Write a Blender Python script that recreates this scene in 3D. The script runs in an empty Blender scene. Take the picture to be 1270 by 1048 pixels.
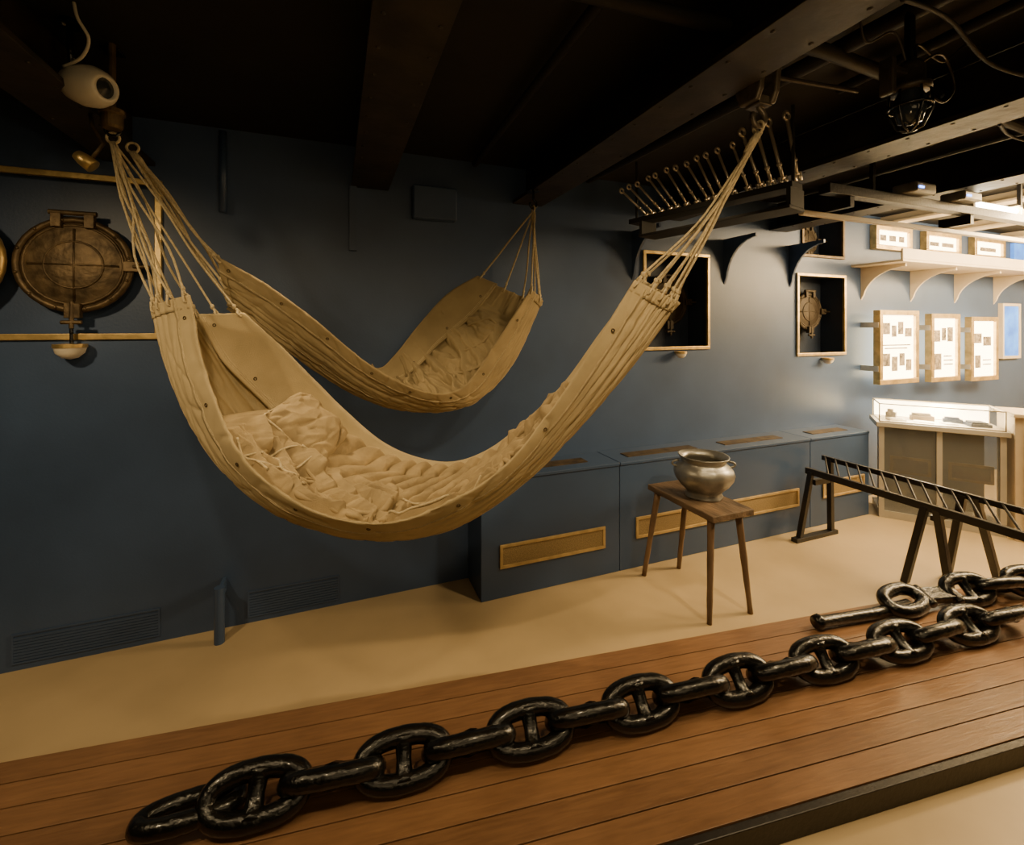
import bpy, math, random
from mathutils import Vector, Matrix, noise
random.seed(7)
COL = bpy.context.scene.collection

# ------------------------------------------------------------------ materials
def M(name, col, rough=.5, metal=0.0, var=.15, vscale=6, bump=.1, bscale=60, stretch=(1,1,1), emit=0, alpha=1, spec=.5, coat=0, wr=0, wscale=16):
    m = bpy.data.materials.new(name); m.use_nodes = True
    nt = m.node_tree; N = nt.nodes; L = nt.links
    b = N['Principled BSDF']
    tc = N.new('ShaderNodeTexCoord'); mp = N.new('ShaderNodeMapping'); mp.inputs['Scale'].default_value = stretch
    L.new(tc.outputs['Object'], mp.inputs['Vector'])
    n1 = N.new('ShaderNodeTexNoise'); n1.inputs['Scale'].default_value = vscale; n1.inputs['Detail'].default_value = 5
    L.new(mp.outputs[0], n1.inputs['Vector'])
    cr = N.new('ShaderNodeValToRGB')
    cr.color_ramp.elements[0].position = .3; cr.color_ramp.elements[1].position = .7
    cr.color_ramp.elements[0].color = tuple(c*(1-var) for c in col)+(1,)
    cr.color_ramp.elements[1].color = tuple(min(1, c*(1+var)) for c in col)+(1,)
    L.new(n1.outputs['Fac'], cr.inputs[0]); L.new(cr.outputs[0], b.inputs['Base Color'])
    b.inputs['Roughness'].default_value = rough; b.inputs['Metallic'].default_value = metal
    b.inputs['Specular IOR Level'].default_value = spec
    b.inputs['Coat Weight'].default_value = coat
    if bump > 0:
        n2 = N.new('ShaderNodeTexNoise'); n2.inputs['Scale'].default_value = bscale; n2.inputs['Detail'].default_value = 4
        L.new(mp.outputs[0], n2.inputs['Vector'])
        bp = N.new('ShaderNodeBump'); bp.inputs['Strength'].default_value = bump; bp.inputs['Distance'].default_value = .01
        L.new(n2.outputs['Fac'], bp.inputs['Height']); L.new(bp.outputs[0], b.inputs['Normal'])
        if wr:
            n3 = N.new('ShaderNodeTexNoise'); n3.noise_type='RIDGED_MULTIFRACTAL'; n3.inputs['Scale'].default_value = wscale; n3.inputs['Detail'].default_value = 3; n3.inputs['Distortion'].default_value=.6
            L.new(mp.outputs[0], n3.inputs['Vector'])
            b3 = N.new('ShaderNodeBump'); b3.inputs['Strength'].default_value = wr; b3.inputs['Distance'].default_value = .01
            L.new(n3.outputs['Fac'], b3.inputs['Height']); L.new(bp.outputs[0], b3.inputs['Normal']); L.new(b3.outputs[0], b.inputs['Normal'])
    if emit:
        L.new(cr.outputs[0], b.inputs['Emission Color']); b.inputs['Emission Strength'].default_value = emit
    if alpha < 1:
        b.inputs['Alpha'].default_value = alpha
    return m

m_wall = M('blue_wall_paint', (.048,.082,.166), .42, var=.2, vscale=1.6, bump=.06, bscale=90)
m_cover = M('blue_cover_paint', (.043,.076,.155), .36, var=.08, vscale=2, bump=.03)
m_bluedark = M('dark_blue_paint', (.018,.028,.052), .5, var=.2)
m_floor = M('tan_floor', (.47,.355,.20), .42, var=.09, vscale=2.5, bump=.03, bscale=150)
m_ceil = M('black_ceiling', (.008,.007,.006), .7, var=.4, vscale=3, bump=.2, bscale=12)
m_beam = M('dark_beam_paint', (.019,.0145,.010), .5, var=.6, vscale=7, bump=.5, bscale=9)
m_brass = M('aged_brass', (.58,.42,.18), .40, metal=.8, var=.3, vscale=14, bump=.12, bscale=50)
m_brassdull = M('dull_brass', (.52,.38,.18), .55, metal=.5, var=.2, vscale=14, bump=.12, bscale=50)
m_brassdark = M('dull_dark_brass', (.115,.08,.042), .5, metal=.6, var=.5, vscale=16, bump=.35, bscale=30)
m_mesh = M('grille_mesh', (.30,.22,.11), .6, metal=.3, var=.3, vscale=160, bump=.4, bscale=260)
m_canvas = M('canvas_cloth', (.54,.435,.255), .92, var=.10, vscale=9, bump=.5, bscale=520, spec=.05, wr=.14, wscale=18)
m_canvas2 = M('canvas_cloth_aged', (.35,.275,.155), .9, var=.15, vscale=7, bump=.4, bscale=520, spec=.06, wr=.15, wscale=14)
m_bed = M('bedding_cloth', (.41,.315,.18), .92, var=.2, vscale=12, bump=.4, bscale=400, spec=.05, wr=.18, wscale=26)
m_rope = M('hemp_rope', (.56,.46,.28), .85, var=.2, vscale=120, bump=.6, bscale=220, stretch=(1,1,.6))
m_iron = M('tarred_iron', (.0035,.0035,.0033), .27, metal=0, var=.4, vscale=20, bump=.42, bscale=48, spec=.45, coat=.2)
m_ironlight = M('worn_iron', (.11,.088,.062), .42, metal=.5, var=.35, vscale=20, bump=.3, bscale=45)
m_irondark = M('dark_worn_iron', (.05,.04,.03), .42, metal=.5, var=.35, vscale=20, bump=.3, bscale=45)
m_black = M('black_painted_wood', (.010,.008,.007), .42, var=.3, vscale=20, bump=.15)
m_stool = M('old_stool_wood', (.135,.088,.052), .6, var=.6, vscale=14, bump=.6, bscale=50, stretch=(1,.25,1))
m_stoolleg = M('old_leg_wood', (.155,.095,.055), .55, var=.45, vscale=18, bump=.5, bscale=60, stretch=(1,1,.25))
m_pewter = M('dull_pewter', (.30,.29,.265), .38, metal=.7, var=.4, vscale=9, bump=.3, bscale=14)
m_steel = M('worn_steel', (.66,.58,.46), .3, metal=.75, var=.3)
m_white = M('cream_plastic', (.56,.52,.42), .35, var=.04, bump=0)
m_dome = M('frosted_glass_dome', (.72,.66,.54), .4, var=.04, bump=0)
m_cream = M('cream_paint', (.60,.50,.35), .5, var=.06, bump=.04)
m_greycab = M('pale_grey_paint', (.46,.43,.37), .4, var=.06, bump=.04)
m_glassdark = M('dark_glass', (.02,.025,.03), .08, var=.1, bump=0)
m_glass = M('case_glass', (.8,.8,.75), .05, var=.02, bump=0, alpha=.10)
m_panelglass = M('panel_glass', (.20,.22,.23), .06, var=.08, vscale=1.5, bump=0, alpha=.4, spec=.8)
m_light = M('lit_white_panel', (1,.80,.46), .5, var=.02, bump=0, emit=13)
m_tube = M('lamp_tube_glow', (1,.84,.56), .5, var=0, bump=0, emit=40)
m_bluelit = M('lit_blue_panel', (.05,.20,.85), .5, var=.5, vscale=5, bump=0, emit=2)
m_led = M('blue_led', (.1,.25,1), .5, var=0, bump=0, emit=12)
m_print = M('photo_print', (.22,.18,.13), .6, var=.9, vscale=30, bump=0)
m_paper = M('aged_paper', (.78,.70,.55), .7, var=.1, bump=0)
m_caulk = M('black_seam', (.01,.008,.006), .6)

def wood_deck():
    m = bpy.data.materials.new('teak_planks'); m.use_nodes = True
    nt = m.node_tree; N = nt.nodes; L = nt.links; b = N['Principled BSDF']
    tc = N.new('ShaderNodeTexCoord')
    sep = N.new('ShaderNodeSeparateXYZ'); L.new(tc.outputs['Object'], sep.inputs[0])
    dv = N.new('ShaderNodeMath'); dv.operation = 'DIVIDE'; dv.inputs[1].default_value = PW; L.new(sep.outputs['Y'], dv.inputs[0])
    fl = N.new('ShaderNodeMath'); fl.operation = 'FLOOR'; L.new(dv.outputs[0], fl.inputs[0])
    wn = N.new('ShaderNodeTexWhiteNoise'); wn.noise_dimensions = '1D'; L.new(fl.outputs[0], wn.inputs['W'])
    mp = N.new('ShaderNodeMapping'); mp.inputs['Scale'].default_value = (2.4, 26, 26); L.new(tc.outputs['Object'], mp.inputs[0])
    n = N.new('ShaderNodeTexNoise'); n.inputs['Scale'].default_value = 3; n.inputs['Detail'].default_value = 8; n.inputs['Distortion'].default_value = .5
    L.new(mp.outputs[0], n.inputs['Vector'])
    n3 = N.new('ShaderNodeTexNoise'); n3.inputs['Scale'].default_value = 4; n3.inputs['Detail'].default_value = 6; L.new(tc.outputs['Object'], n3.inputs['Vector'])
    cr = N.new('ShaderNodeValToRGB'); e = cr.color_ramp.elements
    e[0].position = .15; e[0].color = (.112,.056,.027,1); e[1].position = .95; e[1].color = (.30,.160,.075,1)
    mx = N.new('ShaderNodeMath'); mx.operation = 'MULTIPLY_ADD'; mx.inputs[1].default_value = .22; L.new(wn.outputs['Value'], mx.inputs[0])
    m2 = N.new('ShaderNodeMath'); m2.operation = 'MULTIPLY_ADD'; m2.inputs[1].default_value = .65; m2.inputs[2].default_value = -.22
    L.new(n.outputs['Fac'], m2.inputs[0])
    m3 = N.new('ShaderNodeMath'); m3.operation = 'MULTIPLY_ADD'; m3.inputs[1].default_value = .6; L.new(n3.outputs['Fac'], m3.inputs[0]); L.new(m2.outputs[0], m3.inputs[2])
    L.new(m3.outputs[0], mx.inputs[2]); L.new(mx.outputs[0], cr.inputs[0]); L.new(cr.outputs[0], b.inputs['Base Color'])
    rr = N.new('ShaderNodeMapRange'); rr.inputs['To Min'].default_value=.26; rr.inputs['To Max'].default_value=.50; L.new(n3.outputs['Fac'], rr.inputs['Value']); L.new(rr.outputs[0], b.inputs['Roughness'])
    bp = N.new('ShaderNodeBump'); bp.inputs['Strength'].default_value = .14; bp.inputs['Distance'].default_value = .01
    L.new(n.outputs['Fac'], bp.inputs['Height']); L.new(bp.outputs[0], b.inputs['Normal'])
    return m

# ------------------------------------------------------------------ object helpers
ORG = {}
def org(o):
    return ORG.get(o.name, Vector((0,0,0)))
def thing(name, loc, label, cat, group=None):
    o = bpy.data.objects.new(name, None); o.empty_display_size = .1
    o.location = loc; COL.objects.link(o); ORG[o.name] = Vector(loc)
    o['label'] = label; o['category'] = cat
    if group: o['group'] = group
    return o
def part(name, vf, mat, parent=None, smooth=False, label=None, bevel=0, solid=0):
    """vf in world coordinates; stored relative to parent's origin"""
    v, f = vf
    P = org(parent) if parent else Vector((0,0,0))
    me = bpy.data.meshes.new(name); me.from_pydata([tuple(Vector(x)-P) for x in v], [], f); me.update()
    me.materials.append(mat)
    if smooth:
        for p in me.polygons: p.use_smooth = True
    o = bpy.data.objects.new(name, me); COL.objects.link(o)
    if parent: o.parent = parent
    ORG[o.name] = P
    if label: o['label'] = label
    if solid:
        s = o.modifiers.new('solid','SOLIDIFY'); s.thickness = solid; s.offset = 0
    if bevel:
        b = o.modifiers.new('bev','BEVEL'); b.width = bevel; b.segments = 2; b.limit_method = 'ANGLE'
    return o
def meshthing(name, vf, mat, label, cat, group=None, origin=None, **k):
    v, f = vf
    vs = [Vector(x) for x in v]
    if origin is None:
        origin = Vector((sum(x.x for x in vs)/len(vs), sum(x.y for x in vs)/len(vs), min(x.z for x in vs)))
    origin = Vector(origin)
    o = part(name, ([x-origin for x in vs], f), mat, **k)
    o.location = origin; ORG[o.name] = origin
    o['label'] = label; o['category'] = cat
    if group: o['group'] = group
    return o
def structure(name, vf, mat, **k):
    o = part(name, vf, mat, **k); o['kind'] = 'structure'; return o

def box(x0,x1,y0,y1,z0,z1):
    v = [(x,y,z) for x in (x0,x1) for y in (y0,y1) for z in (z0,z1)]
    f = [(0,1,3,2),(4,6,7,5),(0,4,5,1),(2,3,7,6),(0,2,6,4),(1,5,7,3)]
    return v, f
def join(*vfs):
    V=[];Fs=[]
    for v,f in vfs:
        o=len(V); V+=list(v); Fs+=[tuple(i+o for i in q) for q in f]
    return V,Fs
def xform(vf, mat):
    return [mat@Vector(p) for p in vf[0]], vf[1]
def tube(pts, rad, seg=10, closed=False, cap=True):
    pts=[Vector(p) for p in pts]; n=len(pts)
    if not hasattr(rad,'__len__'): rad=[rad]*n
    V=[];Fs=[]
    T=[]
    for i in range(n):
        if closed: t=pts[(i+1)%n]-pts[i-1]
        else: t=pts[min(i+1,n-1)]-pts[max(i-1,0)]
        T.append(t.normalized())
    up=Vector((0,0,1)) if abs(T[0].z)<.9 else Vector((1,0,0))
    nrm=(up-T[0]*up.dot(T[0])).normalized()
    for i in range(n):
        nrm=(nrm-T[i]*nrm.dot(T[i])).normalized(); bn=T[i].cross(nrm)
        for j in range(seg):
            a=2*math.pi*j/seg
            V.append(pts[i]+(nrm*math.cos(a)+bn*math.sin(a))*rad[i])
    m=n if closed else n-1
    for i in range(m):
        for j in range(seg):
            a=i*seg+j;b=i*seg+(j+1)%seg;c=((i+1)%n)*seg+(j+1)%seg;d=((i+1)%n)*seg+j
            Fs.append((a,b,c,d))
    if cap and not closed:
        Fs.append(tuple(range(seg))[::-1]); Fs.append(tuple((n-1)*seg+j for j in range(seg)))
    return V,Fs
def lathe(prof, c, seg=40, axis='Z', capb=False):
    V=[];Fs=[]
    for r,z in prof:
        for j in range(seg):
            a=2*math.pi*j/seg
            p=(r*math.cos(a),r*math.sin(a),z)
            if axis=='Y': p=(p[0],-p[2],p[1])   # profile height goes towards -Y
            if axis=='X': p=(p[2],p[0],p[1])
            V.append((c[0]+p[0],c[1]+p[1],c[2]+p[2]))
    n=len(prof)
    for i in range(n-1):
        for j in range(seg):
            Fs.append((i*seg+j,i*seg+(j+1)%seg,(i+1)*seg+(j+1)%seg,(i+1)*seg+j))
    return V,Fs
def ring(c, R, r, axis='Y', seg=32, s2=10):
    pts=[]
    for j in range(seg):
        a=2*math.pi*j/seg
        if axis=='Y': pts.append((c[0]+R*math.cos(a),c[1],c[2]+R*math.sin(a)))
        elif axis=='Z': pts.append((c[0]+R*math.cos(a),c[1]+R*math.sin(a),c[2]))
        else: pts.append((c[0],c[1]+R*math.cos(a),c[2]+R*math.sin(a)))
    return tube(pts,r,s2,closed=True)
def ball(c, r, seg=14, sc=(1,1,1)):
    V=[];Fs=[]
    for i in range(seg+1):
        th=math.pi*i/seg
        for j in range(seg*2):
            a=math.pi*j/seg
            V.append((c[0]+r*sc[0]*math.sin(th)*math.cos(a),c[1]+r*sc[1]*math.sin(th)*math.sin(a),c[2]+r*sc[2]*math.cos(th)))
    for i in range(seg):
        for j in range(seg*2):
            k=(j+1)%(seg*2)
            Fs.append((i*seg*2+j,(i+1)*seg*2+j,(i+1)*seg*2+k,i*seg*2+k))
    return V,Fs
def beamstick(a,b,w,d):
    """square stick from a to b, w in X, d in Y"""
    a=Vector(a);b=Vector(b);V=[]
    for p in (a,b):
        for sx,sy in ((-1,-1),(1,-1),(1,1),(-1,1)):
            V.append((p.x+sx*w/2,p.y+sy*d/2,p.z))
    return V,[(3,2,1,0),(4,5,6,7),(0,1,5,4),(1,2,6,5),(2,3,7,6),(3,0,4,7)]
def frame_rect(x0,x1,z0,z1,w,y0,y1):
    return join(box(x0,x1,y0,y1,z0,z0+w),box(x0,x1,y0,y1,z1-w,z1),box(x0,x0+w,y0,y1,z0+w,z1-w),box(x1-w,x1,y0,y1,z0+w,z1-w))

# ------------------------------------------------------------------ room shell
YW=2.81; HC=2.65; XL=-3.2; XR=9.0; YF=-2.8
holes=[(-3.0,-.83,1.545,2.33),(2.13,2.75,1.43,2.16),(3.74,4.36,1.35,2.06),(3.80,4.34,2.22,2.58)]
xs=sorted({XL,XR}|{h[0] for h in holes}|{h[1] for h in holes}); zs=sorted({0,HC}|{h[2] for h in holes}|{h[3] for h in holes})
V=[];Fc=[]
for i in range(len(xs)-1):
    for j in range(len(zs)-1):
        cx=(xs[i]+xs[i+1])/2;cz=(zs[j]+zs[j+1])/2
        if any(h[0]<cx<h[1] and h[2]<cz<h[3] for h in holes): continue
        b=len(V);V+=[(xs[i],YW,zs[j]),(xs[i+1],YW,zs[j]),(xs[i+1],YW,zs[j+1]),(xs[i],YW,zs[j+1])];Fc.append((b,b+1,b+2,b+3))
structure('wall_back',(V,Fc),m_wall)
structure('wall_left',box(XL-.1,XL,YF,YW,0,HC),m_bluedark)
structure('wall_right',box(XR,XR+.1,YF,YW,0,HC),m_cream)
structure('wall_front',box(XL,XR,YF-.1,YF,0,HC),m_bluedark)
structure('floor',box(XL-.1,XR+.1,YF-.1,YW+.4,-.1,0),m_floor)
structure('ceiling',box(XL-.1,XR+.1,YF-.1,YW+.4,HC,HC+.1),m_ceil)

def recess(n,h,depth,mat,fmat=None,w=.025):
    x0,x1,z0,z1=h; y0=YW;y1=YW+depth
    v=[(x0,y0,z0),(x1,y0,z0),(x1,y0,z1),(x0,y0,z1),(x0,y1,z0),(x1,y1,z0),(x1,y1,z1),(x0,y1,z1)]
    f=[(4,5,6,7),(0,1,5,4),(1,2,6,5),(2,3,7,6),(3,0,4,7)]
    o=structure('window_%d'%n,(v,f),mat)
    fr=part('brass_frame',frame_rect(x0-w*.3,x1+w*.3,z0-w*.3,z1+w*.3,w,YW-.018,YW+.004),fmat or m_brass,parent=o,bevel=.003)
    return o
recess(1,holes[0],.05,m_wall,w=.03)
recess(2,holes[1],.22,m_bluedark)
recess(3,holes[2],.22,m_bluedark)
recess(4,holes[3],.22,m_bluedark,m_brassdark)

# ------------------------------------------------------------------ ceiling beams
def ibeam(x1,w=.21,y0=YF,y1=YW-.005,zb=2.41):
    x0=x1-w;xc=(x0+x1)/2
    return join(box(x0,x1,y0,y1,zb,zb+.022),box(xc-.012,xc+.012,y0,y1,zb+.022,HC-.005))
def rivets(x1,w=.21,zb=2.41):
    out=[]
    for k in range(34):
        y=YF+.3+k*.155
        if y>YW-.05: break
        for x in (x1-.03,x1-w+.03): out.append(ball((x,y,zb),.009,3,(1,1,.5)))
    return join(*out)
for i,x1 in enumerate((-1.98,-.85,.295,1.30,2.48,3.62)):
    meshthing('ceiling_beam',join(ibeam(x1),rivets(x1)),m_beam,'dark painted riveted steel deck beam crossing the low ceiling','beam','dark deck beams under the ceiling',bevel=.003)
for x1 in (4.95,6.0,7.05,8.1):  # cream colour stands in for warm light spilling over these beams
    meshthing('ceiling_beam',ibeam(x1,w=.14,zb=2.56),m_cream,'steel deck beam above the lit gallery, cream colour standing in for spilled light','beam','cream deck beams above the gallery',bevel=.004)
meshthing('wall_strap',box(.075,.115,YW-.03,YW,2.04,2.41),m_wall,'dark blue flat steel strap on the wall below a beam','strap')
meshthing('junction_box',box(.43,.70,YW-.07,YW,2.25,2.45),m_wall,'blue painted rectangular junction box on the wall','box',bevel=.01)
meshthing('wall_pipe',tube([(-.55,YW-.04,2.2),(-.55,YW-.04,2.62)],.018,12),m_cover,'thin dark blue vertical pipe high on the wall','pipe',smooth=True)
def cr(P,t):
    n=len(P)-1;x=t*n;i=min(int(x),n-1);f=x-i
    p0=P[max(i-1,0)];p1=P[i];p2=P[i+1];p3=P[min(i+2,n)]
    return .5*((2*p1)+(p2-p0)*f+(2*p0-5*p1+4*p2-p3)*f*f+(3*p1-p0-3*p2+p3)*f**3)
for (pts,r) in (([(-2.5,1.2,2.57),(-.5,1.25,2.58),(1.6,1.1,2.57),(3.4,1.2,2.58)],.025),([(.7,-1,2.6),(.75,.9,2.6),(.8,2.7,2.6)],.02),([(1.7,-1,2.58),(1.72,.6,2.6),(1.6,2.7,2.6)],.03),([(1.95,-1,2.6),(1.97,.6,2.6),(1.98,1.3,2.6)],.02)):
    meshthing('ceiling_pipe',tube(pts,r,12),m_ceil,'dark painted service pipe under the ceiling','pipe','dark service pipes under the ceiling',smooth=True)
for pts in ([(1.30,.7,2.405),(1.6,.75,2.46),(1.95,.8,2.43),(2.28,.75,2.405)],[(2.48,1.0,2.41),(2.9,1.1,2.45),(3.42,1.0,2.41)]):
    P_=[Vector(p) for p in pts]
    meshthing('ceiling_cable',tube([cr(P_,t/40) for t in range(41)],.006,6),m_ceil,'loose dark electric cable draped between the beams','cable','loose cables under the ceiling',smooth=True)

# ------------------------------------------------------------------ deck platform
PW=.0959
ang=math.atan2(-.1318,.9913)
m_deck=wood_deck()
def dk(s,n,z): # world from deck coordinates
    return Vector((.9913*s+.1318*n,-.1318*s+.9913*n,z))
pl=bpy.data.objects.new('plank_platform',None);COL.objects.link(pl);pl.location=dk(1,1.2,0);pl.rotation_euler=(0,0,ang)
pl['label']='low raised ship deck platform of reddish teak planks with dark edge';pl['category']='platform'
def dpart(name,vf,mat,bevel=0):
    v,f=vf
    me=bpy.data.meshes.new(name);me.from_pydata([(p[0]-1,p[1]-1.2,p[2]) for p in v],[],f);me.materials.append(mat)
    o=bpy.data.objects.new(name,me);COL.objects.link(o);o.parent=pl
    if bevel:
        b=o.modifiers.new('b','BEVEL');b.width=bevel;b.segments=2
    return o
bx=[]
for i in range(8):
    n0=1.2+i*PW
    bx.append(box(-2.9,4.35,n0+.0022,n0+PW-.0022,.05,.08))
dpart('deck_planks',join(*bx),m_deck,.001)
dpart('seam_base',box(-2.9,4.35,1.203,1.2+8*PW-.003,.0,.072),m_caulk)
dpart('edge_board',join(box(-2.9,4.35,1.175,1.2,0,.078)),m_black,.003)

# ------------------------------------------------------------------ anchor chains
bar=.0295
def link_mesh(hl=.1375,hw=.058,r=bar):
    pts=[];rad=[];n=56
    for i in range(n):
        a=2*math.pi*i/n;c=math.cos(a);s=math.sin(a)
        pts.append((hl*math.copysign(abs(c)**(2/2.35),c),hw*math.copysign(abs(s)**(2/2.35),s),0))
        rad.append(r*(1+.06*noise.noise(Vector((i*.4,0,3)))))
    return tube(pts,rad,14,closed=True)
def stud_mesh(hw=.058):
    ys=[-hw,-hw*.75,-hw*.5,0,hw*.5,hw*.75,hw]
    V,F=tube([(0,y,0) for y in ys],[.046,.037,.028,.025,.028,.037,.046],14)
    return [(p[0],p[1],p[2]*.75) for p in V],F
def mk(vf,name,mat,smooth=True):
    me=bpy.data.meshes.new(name);me.from_pydata([tuple(p) for p in vf[0]],[],vf[1]);me.materials.append(mat)
    for p in me.polygons:p.use_smooth=smooth
    return me
me_link=mk(link_mesh(),'chain_link',m_iron);me_stud=mk(stud_mesh(),'stud',m_iron)
me_end=mk(link_mesh(.132,.052,.027),'end_link',m_iron)
me_big=mk(link_mesh(.125,.060,.032),'end_link',m_iron)
me_block=mk(join(box(-.12,.12,-.04,.04,-.022,.022),tube([(-.085,-.06,0),(-.085,.06,0)],.024,12),tube([(.085,-.06,0),(.085,.06,0)],.024,12)),'shackle_block',m_iron,False)
def chain(p0,d,items,label):
    d=Vector(d).normalized();a=math.atan2(d.y,d.x)
    T=thing('anchor_chain',(p0[0],p0[1],.08),label,'chain','black stud link chains on the deck')
    for k,it in enumerate(items):
        s,roll,kind,dz,yaw=it[:5];off=it[5] if len(it)>5 else 0
        me={'l':me_link,'o':me_end,'b':me_block,'g':me_big}[kind]
        o=bpy.data.objects.new({'b':'shackle_block','g':'end_link','o':'end_link'}.get(kind,'chain_link'),me);COL.objects.link(o);o.parent=T
        R=Matrix.Rotation(a+yaw,4,'Z')@Matrix.Rotation(roll,4,'X')
        o.rotation_euler=R.to_euler()
        o.location=(d.x*s-d.y*off,d.y*s+d.x*off,dz)
        if kind=='b':
            bv=o.modifiers.new('b','BEVEL');bv.width=.012;bv.segments=3
        if kind in 'l':
            st=bpy.data.objects.new('stud',me_stud);COL.objects.link(st);st.parent=o
    return T
pitch=.2227;d1=(3.55,-.385);rd_=math.radians
items=[(-.190,rd_(-14),'o',.042,.08,.032)]
for k in range(16):
    if k%2==0: items.append((k*pitch,rd_(44+random.uniform(-5,5)),'l',.072,random.uniform(-.04,.04)))
    else: items.append((k*pitch,rd_(-42+random.uniform(-4,4)),'l',.072,random.uniform(-.05,.05)))
chain((-.229,1.605),d1,items,'long heavy black tarred stud link anchor chain lying across the planks')
items=[(0,rd_(20),'g',.060,.2),(.225,rd_(18),'b',.062,-.05)]
for k in range(2,6):
    items.append((k*pitch-.02,rd_(46 if k%2==0 else -42),'l',.072,random.uniform(-.1,.1)))
T2=chain((2.83,1.52),(.87,-.165),items,'short heavy black anchor chain piece ending in a shackle')
part('shackle_pin',tube([(2.24,1.585,.118),(2.265,1.581,.118),(2.285,1.578,.116),(2.6,1.53,.112),(2.83,1.495,.125)],[.030,.036,.027,.027,.031],14),m_iron,parent=T2,smooth=True,label='straight thick iron pin with a knobbed end')

# ------------------------------------------------------------------ radiator covers
def grille(parent,x0,x1,z0,z1,y,name='front_grille'):
    g=part(name,frame_rect(x0,x1,z0,z1,.018,y-.012,y-.001),m_brassdull,parent=parent,bevel=.002)
    part('mesh_panel',box(x0+.018,x1-.018,y-.004,y-.0015,z0+.016,z1-.016),m_mesh,parent=g)
for i,(a,b,g) in enumerate(((.787,1.73,(.90,1.62)),(1.735,3.52,(1.857,3.387)),(3.525,4.24,(3.66,4.17)))):
    T=thing('radiator_cover',((a+b)/2,2.67,0),'blue painted boxed radiator cover with long brass front grille','radiator cover','blue radiator covers along the wall')
    part('body',box(a,b,2.53,YW-.002,0,.69),m_cover,parent=T,bevel=.003)
    part('top_board',box(a-.0,b,2.522,YW-.002,.691,.712),m_cover,parent=T,bevel=.004)
    grille(T,g[0],g[1],.175+.02*i,.315+.02*i,2.53)
    xm=(a+b)/2;w=min(.3,(b-a)*.3)
    for xx in ((xm,) if i!=1 else (a+.42,b-.5)):
        part('top_grille',box(xx-w,xx+w,2.61,2.70,.712,.717),m_brassdark,parent=T)

for a,b in ((-1.40,-.83),(-.44,.02)):
    T=thing('wall_vent',((a+b)/2,YW-.01,.03),'dark blue louvred vent low on the blue wall','vent','dark vents low on the wall')
    part('vent_frame',frame_rect(a,b,.03,.17,.008,YW-.005,YW),m_wall,parent=T)
    part('louvres',join(*[box(a+.008,b-.008,YW-.004,YW-.001,.042+k*.014,.0535+k*.014) for k in range(8)]),m_cover,parent=T)
T=thing('floor_pipe',(-.548,2.69,0),'short blue painted upright pipe standing on the floor','pipe')
part('post',tube([(-.548,2.69,0),(-.548,2.69,.28)],.024,16),m_cover,parent=T,smooth=False)
part('wall_bracket',box(-.556,-.540,2.71,YW,.20,.27),m_cover,parent=T)

# ------------------------------------------------------------------ portholes
def porthole(c,R,label,face=True,mat=m_brassdark):
    T=thing('porthole_cover',c,label,'porthole')
    x,y,z=c
    part('rim',join(ring((x,y,z),R,.016),ring((x,y-.006,z),R*.88,.007)),mat,parent=T,smooth=True)
    part('disc',lathe([(0,.014),(R*.2,.0135),(R*.5,.014),(R*.55,.011),(R*.86,.009),(R*.97,0)],c,48,'Y'),mat if face else m_glassdark,parent=T,smooth=True)
    rl=[ring((x,y-.012,z),R*.52,.005),tube([(x-R*.8,y-.012,z),(x+R*.8,y-.012,z)],.005,8),tube([(x,y-.012,z-R*.8),(x,y-.012,z+R*.8)],.005,8)]
    for k in range(12):
        aa=math.pi*k/6+.2;rl.append(ball((x+R*math.cos(aa),y-.015,z+R*math.sin(aa)),.008,4))
    part('raised_relief',join(*rl),mat,parent=T,smooth=True)
    part('hinge',join(tube([(x-R*.42,y-.02,z+R+.03),(x+R*.42,y-.02,z+R+.03)],.012,12),box(x-R*.38,x-R*.2,y-.03,y+.0,z+R*.82,z+R+.03),box(x+R*.2,x+R*.38,y-.03,y,z+R*.82,z+R+.03)),mat,parent=T,bevel=.002)
    part('clamp',join(box(x-.03,x+.03,y-.035,y,z-R-.04,z-R*.86),tube([(x,y-.03,z-R*.82),(x,y-.035,z-R-.09)],.010,10),tube([(x-.04,y-.035,z-R-.06),(x+.04,y-.035,z-R-.06)],.010,10)),mat,parent=T,bevel=.003)
    part('clamp',join(box(x+R*.9,x+R+.045,y-.03,y,z-.025,z+.025),tube([(x+R+.02,y-.03,z),(x+R+.09,y-.04,z)],.009,10)),mat,parent=T,bevel=.003)
    return T
porthole((-1.165,2.80,1.895),.215,'large round tarnished brass porthole cover with hinge and clamps')
T=thing('porthole_ring',(-1.64,2.76,1.90),'polished thick brass porthole ring beside the covered porthole','porthole')
part('rim',join(ring((-1.64,2.76,1.90),.22,.028),ring((-1.64,2.75,1.90),.18,.014)),m_brass,parent=T,smooth=True)
part('glass',lathe([(0,0),(.2,0)],(-1.64,2.77,1.90),40,'Y'),m_glassdark,parent=T)
m_brassdim=M('shadowed_brass',(.05,.036,.02),.6,metal=.4,var=.3,bump=.2)  # shade of the wall recess put into the brass colour
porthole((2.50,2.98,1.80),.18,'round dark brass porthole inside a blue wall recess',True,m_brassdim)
porthole((4.12,2.98,1.74),.16,'round shade-darkened brass porthole set inside a recess',True,m_brassdim)
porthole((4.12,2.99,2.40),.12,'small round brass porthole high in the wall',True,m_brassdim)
T=thing('pull_chain',(-1.165,2.77,1.5),'small dark hanging chain below the porthole','chain')
part('cord',tube([(-1.165,2.765,1.60),(-1.163,2.765,1.50)],.008,8),m_iron,parent=T)
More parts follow.
